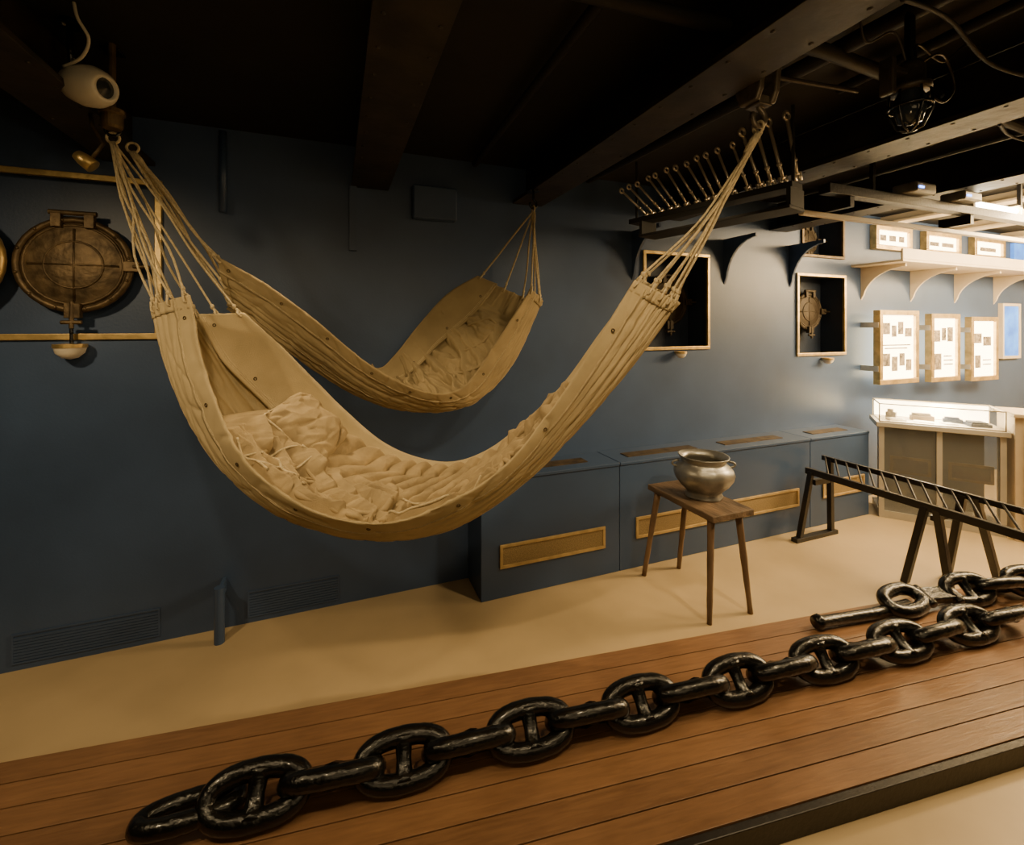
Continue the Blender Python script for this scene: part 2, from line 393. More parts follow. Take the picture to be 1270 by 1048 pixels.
for c,r in (((-1.165,2.755,1.505),.060),((2.44,2.76,1.40),.040),((4.07,2.76,1.31),.043)):
    T=thing('wall_lamp',c,'small half round frosted glass lamp under the window sill','lamp','half round lamps under the windows')
    part('glass_bowl',lathe([(0,-r),(r*.5,-r*.87),(r*.87,-r*.5),(r,0)],(c[0],c[1],c[2]),28),m_dome,parent=T,smooth=True)
    part('mount',join(lathe([(r*1.05,-.004),(r*1.05,.012),(0,.014)],c,28),box(c[0]-.02,c[0]+.02,c[1],YW,c[2]-.002,c[2]+.012)),m_brass,parent=T)

def knee(x,zt,dep,hh,mat,lab,grp):
    n=10;prof=[(YW,zt),(YW-dep,zt),(YW-dep,zt-.025)]
    for i in range(1,n):
        t=i/n;a=t*math.pi/2
        prof.append((YW-.02-(dep-.02)*(1-math.sin(a)),zt-.025-(hh-.025)*(1-math.cos(a))))
    prof.append((YW,zt-hh))
    V=[(x-.009,p[0],p[1]) for p in prof]+[(x+.009,p[0],p[1]) for p in prof];k=len(prof)
    F=[tuple(range(k)),tuple(range(2*k-1,k-1,-1))]+[(i,i+k,(i+1)%k+k,(i+1)%k) for i in range(k)]
    return meshthing('knee_bracket',(V,F),mat,lab,'bracket',grp)
for x in (2.04,2.92,3.66):
    knee(x,2.30,.30,.36,m_cover,'blue painted curved steel knee bracket on the wall','blue knee brackets')
for x in (4.60,5.35,6.10,6.85,7.6):
    knee(x,2.149,.36,.30,m_cream,'cream painted curved steel knee bracket under the ledge','cream knee brackets')
meshthing('steel_ledge',join(box(4.45,8.9,YW-.42,YW,2.15,2.17),box(4.45,8.9,YW-.42,YW-.40,2.17,2.26)),m_cream,'long cream painted steel ledge along the lit wall','ledge',bevel=.004)

# ------------------------------------------------------------------ lit picture frames
def picture(x0,x1,z0,z1,prints,name='backlit_picture_box',st=.0):
    T=thing(name,((x0+x1)/2,YW-.03-st,z0),'brass framed backlit display panel with small photographs','display','backlit brass framed displays on the wall')
    Y=YW-st
    part('frame',frame_rect(x0,x1,z0,z1,.045,Y-.06,Y),m_brass,parent=T,bevel=.004)
    part('lit_panel',box(x0+.045,x1-.045,Y-.035,Y-.02,z0+.045,z1-.045),m_light,parent=T)
    if st:
        for x in (x0-.01,x1+.002):
            for z in (z0+.12,z1-.16): part('side_mount',box(x,x+.008,Y-.05,YW,z,z+.05),m_steel,parent=T)
    w=x1-x0-.09;h=z1-z0-.09
    for (a,b,c,d) in prints:
        part('photograph',box(x0+.045+a*w,x0+.045+b*w,Y-.038,Y-.0355,z0+.045+c*h,z0+.045+d*h),m_print,parent=T)
picture(4.60,5.18,1.07,1.75,[(.08,.28,.70,.88),(.33,.47,.66,.84),(.52,.68,.70,.9),(.73,.94,.66,.80),(.08,.9,.52,.54),(.12,.8,.47,.49),(.08,.28,.2,.40),(.33,.50,.12,.35),(.56,.72,.2,.4),(.76,.93,.12,.3)],st=.10)
picture(5.38,5.86,1.06,1.725,[(.1,.4,.12,.4),(.5,.9,.2,.22),(.5,.9,.27,.29),(.5,.85,.34,.36),(.12,.35,.6,.8),(.42,.6,.62,.84),(.66,.9,.6,.85)],st=.10)
picture(6.06,6.56,1.04,1.70,[(.12,.45,.6,.78),(.52,.88,.55,.72),(.15,.4,.15,.38),(.5,.88,.2,.22),(.5,.88,.28,.30)],st=.10)
picture(4.72,5.27,2.33,2.56,[(.1,.3,.3,.7),(.4,.62,.3,.7),(.72,.9,.3,.7)])
picture(5.50,6.10,2.33,2.56,[(.1,.4,.3,.6),(.5,.9,.3,.6)])
picture(6.35,6.95,2.33,2.56,[(.2,.8,.3,.6)])
T=thing('lit_window_panel',(7.15,YW-.02,1.25),'blue glowing picture panel on the wall','display')
part('panel',box(6.96,7.30,YW-.03,YW-.002,1.26,1.84),m_bluelit,parent=T)
part('border',frame_rect(6.94,7.32,1.24,1.86,.03,YW-.04,YW),m_cream,parent=T)
T=thing('lit_window_panel',(7.5,YW-.02,2.3),'small blue glowing panel high on the wall','display')
part('panel',box(7.2,7.8,YW-.03,YW,2.36,2.55),m_bluelit,parent=T)

# ------------------------------------------------------------------ display counter
P0=Vector((4.27,2.47,0));P1=Vector((4.74,1.87,0));ux=(P1-P0).normalized();uy=Vector((-ux.y,ux.x,0));LN=(P1-P0).length
MC=Matrix.Translation(P0)@Matrix(((ux.x,uy.x,0,0),(ux.y,uy.y,0,0),(0,0,1,0),(0,0,0,1)))
T=thing('display_counter',tuple((P0+P1)/2+uy*.15),'pale grey museum counter with glass panels and lit glass top','display case')
LB=LN
def cb(*a): return xform(box(*a),MC)
part('plinth',cb(0,LB,0,.34,0,.06),m_greycab,parent=T)
part('counter_top',cb(-.02,LB+.02,-.02,.36,.76,.80),m_greycab,parent=T,bevel=.004)
for x in (0,LB*.5-.017,LB-.035):
    part('post',cb(x,x+.035,0,.035,.06,.76),m_greycab,parent=T)
for k in range(2):
    x0=.035+k*(LB*.5-.017)
    part('glass_panel',cb(x0,LB*.5-.017+k*(LB*.5-.017),.008,.016,.06,.76),m_panelglass,parent=T)
    xa=x0+.04;xb=x0+LB*.5-.08
    g=part('brass_vent',join(cb(xa,xb,.02,.03,.38,.40),cb(xa,xb,.02,.03,.50,.52),cb(xa,xa+.02,.02,.03,.40,.50),cb(xb-.02,xb,.02,.03,.40,.50)),m_brass,parent=T)
    part('vent_mesh',cb(xa+.02,xb-.02,.022,.028,.40,.50),m_mesh,parent=g)
part('back_panel',cb(0.035,LB-.035,.325,.335,.06,.76),m_greycab,parent=T)
CT=.955
part('case_frame',join(cb(0,LB,0,.008,.80,.810),cb(0,LB,0,.008,CT-.008,CT),cb(0,LB,.332,.34,CT-.008,CT),cb(0,.008,0,.34,CT-.008,CT),cb(LB-.008,LB,0,.34,CT-.008,CT),*[cb(x,x+.008,y,y+.008,.80,CT) for x in (0,LB-.008) for y in (0,.332)]),m_steel,parent=T)
part('case_glass',join(cb(.012,LB-.012,.003,.007,.815,CT-.01),cb(.012,LB-.012,.012,.325,CT-.006,CT-.003)),m_glass,parent=T)
part('lit_back',cb(.012,LB-.012,.315,.325,.81,CT-.01),m_light,parent=T,label='glowing white back panel of the glass case')
part('display_bed',cb(.012,LB-.012,.012,.312,.801,.806),m_paper,parent=T)
for k,(x,y,w,d,h,an,mt,lb) in enumerate(((.07,.07,.12,.08,.012,15,m_paper,'open pale paged book'),(.08,.2,.07,.05,.05,-20,m_print,'small dark metal exhibit'),(.24,.06,.13,.09,.006,-12,m_paper,'loose aged paper sheet'),(.24,.18,.15,.06,.04,8,m_brassdark,'dark wooden box exhibit'),(.42,.08,.09,.08,.006,25,m_paper,'old printed letter'),(.45,.19,.12,.06,.03,-8,m_bluedark,'folded dark blue cloth'),(.57,.07,.13,.12,.025,10,m_bluedark,'dark blue cloth cap exhibit'))):
    Q=MC@Matrix.Translation((x+w/2,y+d/2,.807))@Matrix.Rotation(math.radians(an),4,'Z')
    meshthing('exhibit_item',xform(join(box(-w/2,w/2,-d/2,d/2,0,h),box(-w/2+.01,w/2-.02,-d/2+.01,d/2-.01,h,h*1.5)),Q),mt,lb+' inside the lit glass case','exhibit',bevel=.003)
T=thing('side_cabinet',tuple(P1+ux*.3+uy*.15),'tall cream display cabinet standing beside the counter','cabinet')
part('body',cb(LB+.03,LB+.55,-.04,.30,0,.92),m_cream,parent=T,bevel=.006)
part('door',cb(LB+.08,LB+.50,-.055,-.041,.08,.86),m_cream,parent=T,bevel=.004)
part('top_board',cb(LB+.02,LB+.56,-.06,.32,.921,.95),m_cream,parent=T,bevel=.004)

# ------------------------------------------------------------------ overhead tray and lights at right
T=thing('light_track',(3.8,1.6,2.28),'long black overhead track carrying small lamps and a projector','light track')
part('rail',box(2.33,6.5,1.57,1.63,2.28,2.33),m_black,parent=T,bevel=.003)
part('lower_rail',box(2.33,6.5,1.71,1.74,2.20,2.225),m_cream,parent=T,bevel=.003)
for x in (2.5,3.6,4.7,5.8): part('cross_hanger',box(x,x+.03,1.58,1.74,2.225,2.28),m_black,parent=T)
for x in (2.7,4.2,5.6): part('drop_rod',box(x,x+.02,1.59,1.61,2.33,2.65),m_black,parent=T)
for x in (3.0,3.45):
    T=thing('track_projector',(x,1.52,2.33),'small grey projector with blue indicator light on the track','projector','small projectors on the track')
    part('housing',box(x-.09,x+.09,1.50,1.62,2.331,2.385),m_pewter,parent=T,bevel=.01)
    part('indicator',box(x-.07,x-.03,1.496,1.50,2.35,2.36),m_led,parent=T)
for x in (3.9,4.6,5.25,6.0):
    T=thing('tube_lamp',(x,1.66,2.36),'glowing white tube lamp mounted over the track','lamp','tube lamps over the gallery')
    part('glowing_tube',tube([(x-.25,1.60,2.355),(x+.25,1.60,2.355)],.02,12),m_tube,parent=T,smooth=True)
    for s in (-.27,.27): part('end_cap',box(x+s-.012,x+s+.012,1.575,1.625,2.331,2.39),m_cream,parent=T)

# ------------------------------------------------------------------ tool rack (hanging)
ra=Vector((1.79,2.45,2.27));rb=Vector((2.03,1.52,2.27));rd=(rb-ra);rn=Vector((-rd.y,rd.x,0)).normalized()
T=thing('tool_rack',tuple((ra+rb)/2),'black hanging wooden rack holding a row of steel tools','rack')
def slab(a,b,w,z0,z1):
    V=[]
    for p in (a,b):
        for s in (-1,1):
            for z in (z0,z1): V.append(p.xy.to_3d()+rn*w*s/2+Vector((0,0,z)))
    return V,[(0,1,3,2),(4,6,7,5),(0,4,5,1),(2,3,7,6),(0,2,6,4),(1,5,7,3)]
part('rail',slab(ra,rb,.11,2.25,2.28),m_ceil,parent=T,bevel=.003)
part('shelf',slab(ra+rd*.1,rb+rd*.0,.16,2.15,2.165),m_ceil,parent=T,bevel=.003)
for q in (slab(ra+rd*.1,ra+rd*.12,.14,2.165,2.25),slab(rb-rd*.02,rb,.14,2.165,2.25)): part('end_plate',q,m_ceil,parent=T)
for q in (ra+rd*.02,rb-rd*.02): part('hanger_rod',tube([q+Vector((0,0,.01)),q+Vector((0,0,.38))],.008,8),m_ceil,parent=T)
def tool_vf(L=.16,k=1.0):
    return join(tube([(0,0,-.05),(0,0,.0),(0,0,L)],[.0055*k,.0065*k,.0065*k],8),ball((0,0,.015),.010*k,6),
        ring((0,0,L+.018*k),.014*k,.006*k,'Y',14,6),box(-.020*k,-.008*k,-.006,.006,-.085,-.05),box(.008*k,.020*k,-.006,.006,-.085,-.05),box(-.020*k,.020*k,-.006,.006,-.058,-.044))
me_tool=mk(tool_vf(),'steel_tool',m_steel);me_tool2=mk(tool_vf(.20,1.3),'long_steel_tool',m_steel)
NT=16
for k in range(NT):
    t=(k+.45+random.uniform(-.22,.22))/NT
    p=ra+rd*t
    big=k>=NT-4
    o=bpy.data.objects.new('steel_tool',me_tool2 if big else me_tool);COL.objects.link(o)
    tl=math.radians(-54+2.4*k+random.uniform(-4,4))
    o.location=p+rn*0+Vector((.02,0,.012+.085*math.cos(tl)+.016))
    o.rotation_euler=(0,tl,0)
    o['label']='slim steel spanner like tool standing in the black rack';o['category']='tool';o['group']='steel tools in the rack'

# ------------------------------------------------------------------ trestle rack
T=thing('slatted_rack',(3.46,1.8,0),'black wooden ladder like rack with slanted slats on trestle legs','rack')
xn,xf,zn,zf=3.38,3.56,.495,.575
part('near_rail',box(xn-.015,xn+.015,.95,2.46,zn-.024,zn+.024),m_black,parent=T,bevel=.004)
part('far_rail',box(xf-.012,xf+.012,.95,2.46,zf-.018,zf+.018),m_black,parent=T,bevel=.004)
sl=[]
for k in range(18):
    y=2.44-k*.078
    sl.append(tube([(xn,y-.15,zn+.014),(xf,y,zf+.014)],.0065,6))
part('slats',join(*sl),m_black,parent=T)
def legs(ft,w=.038):
    return [beamstick((fx,fy,0),(tx,ty,tz),w,w) for (tx,ty,tz,fx,fy) in ft]
for L_ in legs([(xn,2.42,zn,3.22,2.40),(xf,2.40,zf,3.57,2.40)],.036)+legs([(xn,1.70,zn,3.33,1.78),(xn,1.64,zn,3.47,1.62),(xf,1.60,zf,3.65,1.72),(xf,1.54,zf,3.88,1.57)]):
    part('leg',L_,m_black,parent=T,bevel=.003)
part('foot_bar',box(3.17,3.62,2.375,2.425,0,.03),m_black,parent=T,bevel=.003)
for q in (box(xn,xf,2.385,2.415,.40,.44),box(xn,xf,1.645,1.675,.42,.45)): part('cross_bar',q,m_black,parent=T)

# ------------------------------------------------------------------ stool and pot
T=thing('wooden_stool',(2.03,2.16,0),'worn dark wooden four legged bench stool holding a metal pot','stool')
nx,ny=10,16;Vs=[];Fs_=[]
sx0,sx1,sy0,sy1=1.885,2.185,1.89,2.44
def edge_w(x,y): return .005*noise.noise(Vector((x*18,y*18,0)))
for z,s in ((.545,0),(.579,1)):
    for i in range(nx+1):
        for j in range(ny+1):
            x=sx0+(sx1-sx0)*i/nx;y=sy0+(sy1-sy0)*j/ny
            Vs.append((x+edge_w(x,y)*(1 if i in(0,nx) else 0),y+edge_w(y,x)*(1 if j in (0,ny) else 0),z+(.0008*noise.noise(Vector((x*14,y*14,5))) if s else 0)))
N1=(nx+1)*(ny+1);ix=lambda i,j,s:s*N1+i*(ny+1)+j
for i in range(nx):
    for j in range(ny):
        Fs_.append((ix(i,j,1),ix(i+1,j,1),ix(i+1,j+1,1),ix(i,j+1,1)));Fs_.append((ix(i,j,0),ix(i,j+1,0),ix(i+1,j+1,0),ix(i+1,j,0)))
for i in range(nx):
    Fs_.append((ix(i,0,0),ix(i+1,0,0),ix(i+1,0,1),ix(i,0,1)));Fs_.append((ix(i,ny,0),ix(i,ny,1),ix(i+1,ny,1),ix(i+1,ny,0)))
for j in range(ny):
    Fs_.append((ix(0,j,0),ix(0,j,1),ix(0,j+1,1),ix(0,j+1,0)));Fs_.append((ix(nx,j,0),ix(nx,j+1,0),ix(nx,j+1,1),ix(nx,j,1)))
part('seat',(Vs,Fs_),m_stool,parent=T,bevel=.004)
for tx,ty,fx,fy in ((1.92,2.38,1.85,2.43),(2.14,2.37,2.12,2.42),(1.93,1.95,1.875,1.905),(2.13,1.95,2.16,1.895)):
    n=9;pts=[Vector((fx,fy,0)).lerp(Vector((tx,ty,.546)),k/n) for k in range(n+1)]
    part('leg',tube(pts,[.014+.007*k/n+.003*noise.noise(Vector((k*.8,fx*9,fy*9))) for k in range(n+1)],12),m_stoolleg,parent=T,smooth=True)
c=(2.07,2.15,.5805)
T=thing('metal_pot',c,'round dented pewter pot with flared rim and lugs on the stool','pot')
prof=[(0,0.004),(.085,.0),(.105,.0),(.107,.010),(.096,.026),(.106,.045),(.140,.076),(.164,.112),(.172,.140),(.165,.168),(.146,.190),(.127,.203),(.125,.214),(.140,.236),(.145,.245),(.139,.245),(.120,.220),(.116,.206),(.135,.192),(.152,.165),(.15,.13),(.12,.09),(.07,.05),(0,.04)]
V_,F_=lathe(prof,c,64)
V_=[Vector(p)+Vector((noise.noise(Vector(p)*14),noise.noise(Vector(p)*14+Vector((9,0,0))),0))*.008 for p in V_]
part('body',(V_,F_),m_pewter,parent=T,smooth=True)
for s in (-1,1):
    a=math.radians(28)
    dx,dy=math.cos(a)*s,-math.sin(a)*s
    pts=[]
    for k in range(9):
        t=math.pi*k/8
        pts.append((c[0]+dx*(.142+.040*math.sin(t)),c[1]+dy*(.142+.040*math.sin(t)),c[2]+.192+.018*math.cos(t)))
    part('handle',tube(pts,.007,8),m_pewter,parent=T,smooth=True)

# ------------------------------------------------------------------ hammocks
def rg(x,y,sd,p=1.6):
    return max(0,1-abs(noise.noise(Vector((x,y,sd))))*2.6)**p
class Ham:
    def __init__(s,F,K,B,seed):
        s.F=[Vector(p) for p in F];s.K=[Vector(p) for p in K];s.B=[Vector(p) for p in B];s.seed=seed
    def base(s,u,v):
        F=cr(s.F,u);K=cr(s.K,u);B=cr(s.B,u);Mid=(F+B)/2
        th=math.pi*v
        a=.15*math.cos(th)+.85*(1-2*v)
        e=.15*max(0,math.sin(th))+.85*4*v*(1-v)
        return Mid+(F-Mid)*a+(K-Mid)*e
    def fill(s,u,a,g,h):
        """a: +1 front rim .. -1 back rim; g: fill depth as share of sag; h: height above"""
        F=cr(s.F,u);K=cr(s.K,u);B=cr(s.B,u);Mid=(F+B)/2
        e0=max(0,1-a*a)
        k=.12;x=max(0,k-abs(e0-g))/k
        e=min(e0,g)-x*x*k*.25
        up=(Mid-K).normalized()
        return Mid+(F-Mid)*a+(K-Mid)*e+up*h
    def nrm(s,u,v):
        e=.004
        a=s.base(min(u+e,1),v)-s.base(max(u-e,0),v);b=s.base(u,min(v+e,1))-s.base(u,max(v-e,0))
        n=a.cross(b)
        if n.length<1e-9:return Vector((0,0,1))
        n.normalize()
        return n
    def inward(s,u,v):
        n=s.nrm(u,v);Mid=(cr(s.F,u)+cr(s.B,u))/2
        if n.dot(Mid-s.base(u,v))<0:n=-n
        return n
    def pt(s,u,v,raise_=0):
        n=s.inward(u,v)
        edge=min(1,max(0,min(v,1-v)-.08)/.05)
        end=math.exp(-u/.36)+math.exp(-(1-u)/.16)
        ph=v*2*math.pi*12+1.6*noise.noise(Vector((v*3,u*2,s.seed)))
        bk=.30+.70*min(1,max(0,(v-.3)/.2))
        d=.030*end*bk*(.5-abs(math.sin(ph/2))**.6)*edge
        d+=.004*noise.noise(Vector((u*4+v*2,v*5-u*2,s.seed+5)))
        d+=.008*rg(u*2.2+v*1.2,v*13-u*2,s.seed+2,6)*edge
        d+=.006*rg(u*9+v*5,v*5-u*4,s.seed+4,7)+.004*rg(u*7-v*6,v*6+u*3,s.seed+8,7)+.0025*rg(u*26-v*9,v*12,s.seed+3,4)
        return s.base(u,v)+n*(d+raise_)
def grid(fn,nu,nv):
    V=[fn(i/nu,j/nv) for i in range(nu+1) for j in range(nv+1)]
    F=[(i*(nv+1)+j,(i+1)*(nv+1)+j,(i+1)*(nv+1)+j+1,i*(nv+1)+j+1) for i in range(nu) for j in range(nv)]
    return V,F
def make_hammock(H,A,Bp,mat,label,nr=11,hw=.095,flap=.10,bundle=True):
    mid=H.base(.5,.5)
    T=thing('hammock',(mid.x,mid.y,mid.z),label,'hammock','canvas ship hammocks')
    part('canvas',grid(lambda u,v:H.pt(u,v),260,170),mat,parent=T,smooth=True,solid=.0015)
    part('side_hem',grid(lambda u,v:H.pt(u,hw*v,-.0035),260,8),mat,parent=T,smooth=True,solid=.003)
    for v in (hw-.012,hw-.018,.30):
        part('seam',tube([H.pt(i/130,v,-.0055 if v<.2 else -.002) for i in range(131)],.0011,5),m_rope,parent=T,smooth=True)
    def fl(u,v):
        w=hw+.03+flap*math.exp(-(u/.42)**2)*min(1,.55+u*4)+.008*math.sin(u*23)+.006*noise.noise(Vector((u*12,1,H.seed)))
        return H.base(u,1-w*v)+H.inward(u,1-w*v)*(.007+.030*v**1.6*(1+.4*noise.noise(Vector((u*9,v,H.seed)))))
    part('folded_side_flap',grid(fl,220,16),mat,parent=T,smooth=True,solid=.003)
    for vv in (.86,.90):
        part('seam',tube([fl(.01+.98*i/110,vv)+H.inward(.01+.98*i/110,.92)*.0022 for i in range(111)],.0011,5),m_rope,parent=T,smooth=True)
    for u0,u1 in ((0,.024),(.978,1)):
        part('end_hem',grid(lambda u,v:H.pt(u0+(u1-u0)*u,v,-.003),5,150),mat,parent=T,smooth=True,solid=.004)
    for v in (.045,.94):
        for u in (.035,.16,.28,.40,.52,.66,.80,.93):
            sg=-1 if v<.5 else 1
            p=H.pt(u,v)-H.inward(u,v)*.007 if sg<0 else fl(u,.75)+H.inward(u,v)*.003
            n=H.nrm(u,v)
            R=n.to_track_quat('Z','Y').to_matrix().to_4x4()
            part('grommet',xform(ring((0,0,0),.0055,.0018,'Z',16,6),Matrix.Translation(p)@R),m_brassdark,parent=T,smooth=True)
    for end,hook in ((0.0,A),(1.0,Bp)):
        hook=Vector(hook);ec=H.pt(end,.5)
        for k in range(nr):
            v=.02+.96*k/(nr-1)
            u=.012 if end==0 else .988
            p=H.pt(u,v);q=H.pt(end,v)
            off=Vector((random.uniform(-.010,.010),random.uniform(-.010,.010),0))
            outd=(hook-q).normalized();iw=H.inward(end,v)
            start=hook+off-Vector((0,0,.03))
            rv=lambda s:Vector((random.uniform(-s,s),random.uniform(-s,s),random.uniform(-s,s)))
            if end==1 and bundle:
                w1=start.lerp(ec,.30)+(q-ec)*.10+rv(.006);w2=start.lerp(ec,.60)+(q-ec)*.34+rv(.008)
            elif end==1:
                w1=start.lerp(q,.33)+rv(.004);w2=start.lerp(q,.66)+rv(.004)
            else:
                w1=start.lerp(q,.33)+rv(.018);w2=start.lerp(q,.66)+rv(.020)-Vector((0,0,.02*random.random()))
            pts=[start,w1,w2,q+outd*.03,q+outd*.006+iw*.008,p+iw*.010,p-iw*.012,q+outd*.02-iw*.006]
            sm=[cr(pts,t/28) for t in range(29)]
            part('rope',tube(sm,.0042 if bundle else .0052,6),m_rope,parent=T,smooth=True)
            part('knot',ball(q+outd*.03,.0075,6,(1,1,1.5)),m_rope,parent=T,smooth=True)
        part('ring',join(ring(tuple(hook-Vector((0,0,.012))),.020,.005,'Y' if end==0 else 'X',20,8),tube([hook-Vector((0,0,.028)),hook+(ec-hook)*.06-Vector((0,0,.02)),hook+(ec-hook)*.14-Vector((0,0,.015))],[.010,.014,.011],10)),m_rope,parent=T,smooth=True)
    return T
F1=[(-0.483,1.933,1.712),(-0.425,1.852,1.475),(-0.353,1.763,1.305),(-0.279,1.674,1.187),(-0.166,1.589,1.088),(-0.014,1.507,1.018),(0.136,1.449,0.998),(0.302,1.406,1.040),(0.49,1.374,1.142),(0.652,1.354,1.315),(0.811,1.325,1.546),(0.953,1.303,1.76)]
K1=[(-0.632,2.112,1.658),(-0.579,2.088,1.477),(-0.488,2.046,1.279),(-0.329,1.972,1.068),(-0.144,1.887,0.921),(0.067,1.79,0.852),(0.26,1.7,0.846),(0.45,1.612,0.899),(0.664,1.514,1.066),(.835,1.435,1.261),(.990,1.363,1.471),(1.126,1.300,1.694)]
B1=[(-.340,2.087,1.655),(-.219,2.087,1.534),(-.098,2.086,1.398),(.045,2.075,1.238),(.192,2.040,1.102),(.338,1.984,1.032),(.479,1.907,1.021),(.611,1.813,1.090),(.729,1.704,1.224),(.839,1.598,1.378),(.946,1.505,1.578),(1.059,1.408,1.777)]
F2=[(-.461,2.206,1.891),(-.276,2.191,1.782),(-.086,2.176,1.632),(.116,2.174,1.450),(.297,2.188,1.331),(.475,2.213,1.272),(.629,2.254,1.312),(.800,2.308,1.514),(1.029,2.369,1.814)]
K2=[(-.428,2.291,1.688),(-.243,2.316,1.527),(-.057,2.342,1.371),(.126,2.367,1.246),(.305,2.391,1.174),(.520,2.421,1.159),(.740,2.451,1.239),(.954,2.480,1.436),(1.115,2.495,1.755)]
B2=[(-.473,2.366,1.899),(-.306,2.429,1.794),(-.117,2.495,1.628),(.075,2.552,1.451),(.213,2.580,1.372),(.308,2.593,1.444),(.441,2.592,1.614),(.601,2.583,1.790),(.778,2.577,1.899)]
H1=Ham(F1,K1,B1,1.3);H2=Ham(F2,K2,B2,8.1)
A1=(-.79,2.17,2.33);E1=(1.365,1.165,2.30)
A2=(-.76,2.26,2.33);E2=(1.10,2.49,2.31)
make_hammock(H1,A1,E1,m_canvas,'large sagging tan canvas hammock with bedding hung from ceiling hooks')
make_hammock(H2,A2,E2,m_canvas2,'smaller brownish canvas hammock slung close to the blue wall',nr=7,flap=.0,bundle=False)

# ---- bedding fills the sag of the hammock; its top is built from overlapping rounded folds
def heap(H,name,cat,label,mat,u0,u1,a0,a1,g,LU,LV,nfold,wr_,lr_,amp,seed,nu=200,nv=120,dirang=None,quilt=None,nroll=0,rr_=(.010,.018),cords=0,edge=.05,env=None,lift=0):
    rnd=random.Random(seed);caps=[]
    for k in range(nfold):
        cx=rnd.uniform(0,LU);cy=rnd.uniform(0,LV)
        a=rnd.uniform(0,math.pi) if dirang is None else dirang+rnd.gauss(0,.3)
        l=rnd.uniform(*lr_)/2;w=rnd.uniform(*wr_)
        caps.append((cx-math.cos(a)*l,cy-math.sin(a)*l,cx+math.cos(a)*l,cy+math.sin(a)*l,w,rnd.uniform(0,1.0)))
    Hh=[[0]*(nv+1) for _ in range(nu+1)];E=[[0]*(nv+1) for _ in range(nu+1)]
    for i in range(nu+1):
        for j in range(nv+1):
            p=i/nu;q_=j/nv;x=p*LU;y=q_*LV
            wx=x+.028*noise.noise(Vector((x*9,y*9,seed)))+.005*noise.noise(Vector((x*34,y*34,seed)))
            wy=y+.028*noise.noise(Vector((x*9,y*9,seed+7)))+.005*noise.noise(Vector((x*34,y*34,seed+3)))
            h=0
            for (x0,y0,x1,y1,w,lv) in caps:
                dx=x1-x0;dy=y1-y0
                t=((wx-x0)*dx+(wy-y0)*dy)/(dx*dx+dy*dy);t=0 if t<0 else 1 if t>1 else t
                ex=wx-x0-t*dx;ey=wy-y0-t*dy;d2=(ex*ex+ey*ey)/(w*w)
                if d2<1:
                    s_=(.55*math.sqrt(1-d2)+.45*(1-math.sqrt(d2)))*(w/wr_[1])*(.4+lv)
                    if s_>h:h=s_
            f=amp*h
            if quilt: f=f*.2+quilt(p,q_)
            f+=.0025*rg(x*40,y*40,seed+1,3)
            ed=min(1,min(p,1-p)/edge)*min(1,min(q_,1-q_)/edge);ed=math.sqrt(max(0,ed))
            if env: f+=env(p,q_)
            Hh[i][j]=f;E[i][j]=ed
    def uv(p,q_):
        pp=p+.03*noise.noise(Vector((q_*5,3,seed)))*math.sin(math.pi*p);qq=q_+.04*noise.noise(Vector((p*7,7,seed)))*math.sin(math.pi*q_)
        return u0+(u1-u0)*pp,a0+(a1-a0)*qq
    Vt=[]
    for i in range(nu+1):
        for j in range(nv+1):
            u,a=uv(i/nu,j/nv);ed=E[i][j]
            gg=g+(1-g)*(1-ed)
            Vt.append(H.fill(u,a,gg,(Hh[i][j]+lift)*ed+.006))
    _,Ft=grid(lambda a,b:0,nu,nv)
    Vb,Fb=grid(lambda p,q_:H.fill(u0+(u1-u0)*p,a0+(a1-a0)*q_,2,.004),nu//2,nv//2)
    pieces=[(Vt,Ft),(Vb,[f[::-1] for f in Fb])];cordp=[]
    for k in range(nroll+cords):
        cord=k>=nroll
        p=rnd.uniform(.1,.9);q_=rnd.uniform(.12,.85);an=rnd.uniform(0,2*math.pi) if (dirang is None or cord) else dirang+rnd.gauss(0,.4)
        r0=.0042 if cord else rnd.uniform(*rr_);bend=rnd.uniform(-1.6,1.6)*(3 if cord else 1);L_=rnd.uniform(.25,.45) if cord else rnd.uniform(.12,.28);n=30;pts=[];rad=[]
        x=p*LU;y=q_*LV
        for m in range(n+1):
            s=m/n;pp=min(.95,max(.05,x/LU));qq=min(.94,max(.06,y/LV));i_=int(pp*nu);j_=int(qq*nv)
            u,a=uv(pp,qq)
            hh=Hh[i_][j_]+.010 if cord else Hh[i_][j_]*.4+.6*amp*.6+r0*.3
            pts.append(H.fill(u,a,g,hh+lift))
            rad.append(r0 if cord else r0*(max(.05,math.sin(math.pi*min(1,max(0,s*.96+.02))))**.45)*(1+.3*noise.noise(Vector((s*5,k,seed)))))
            x+=math.cos(an)*L_/n;y+=math.sin(an)*L_/n;an+=bend/n
        for _ in range(4): pts=[pts[0]]+[(pts[m-1]+pts[m]*2+pts[m+1])/4 for m in range(1,n)]+[pts[n]]
        (cordp if cord else pieces).append(tube(pts,rad,7 if cord else 10))
    o=meshthing(name,join(*pieces),mat,label,cat,smooth=True)
    for cp in cordp: part('cord',cp,m_rope,parent=o,smooth=True)
    return o
def qf(p,q_):
    ph=p*13+1.6*q_+.2*noise.noise(Vector((p*4,q_*4,0)))
    s=abs(math.sin(math.pi*ph))
    return .038*s**.5+.005*noise.noise(Vector((p*14,q_*8,5)))+.030*math.sin(math.pi*min(1,max(0,p)))
heap(H1,'quilted_mattress','mattress','tan quilted mattress with puffed rows inside the hammock',m_bed,.24,.74,-.88,.25,.45,.80,.32,16,(.015,.035),(.05,.12),.04,11,300,90,quilt=qf,edge=.05)
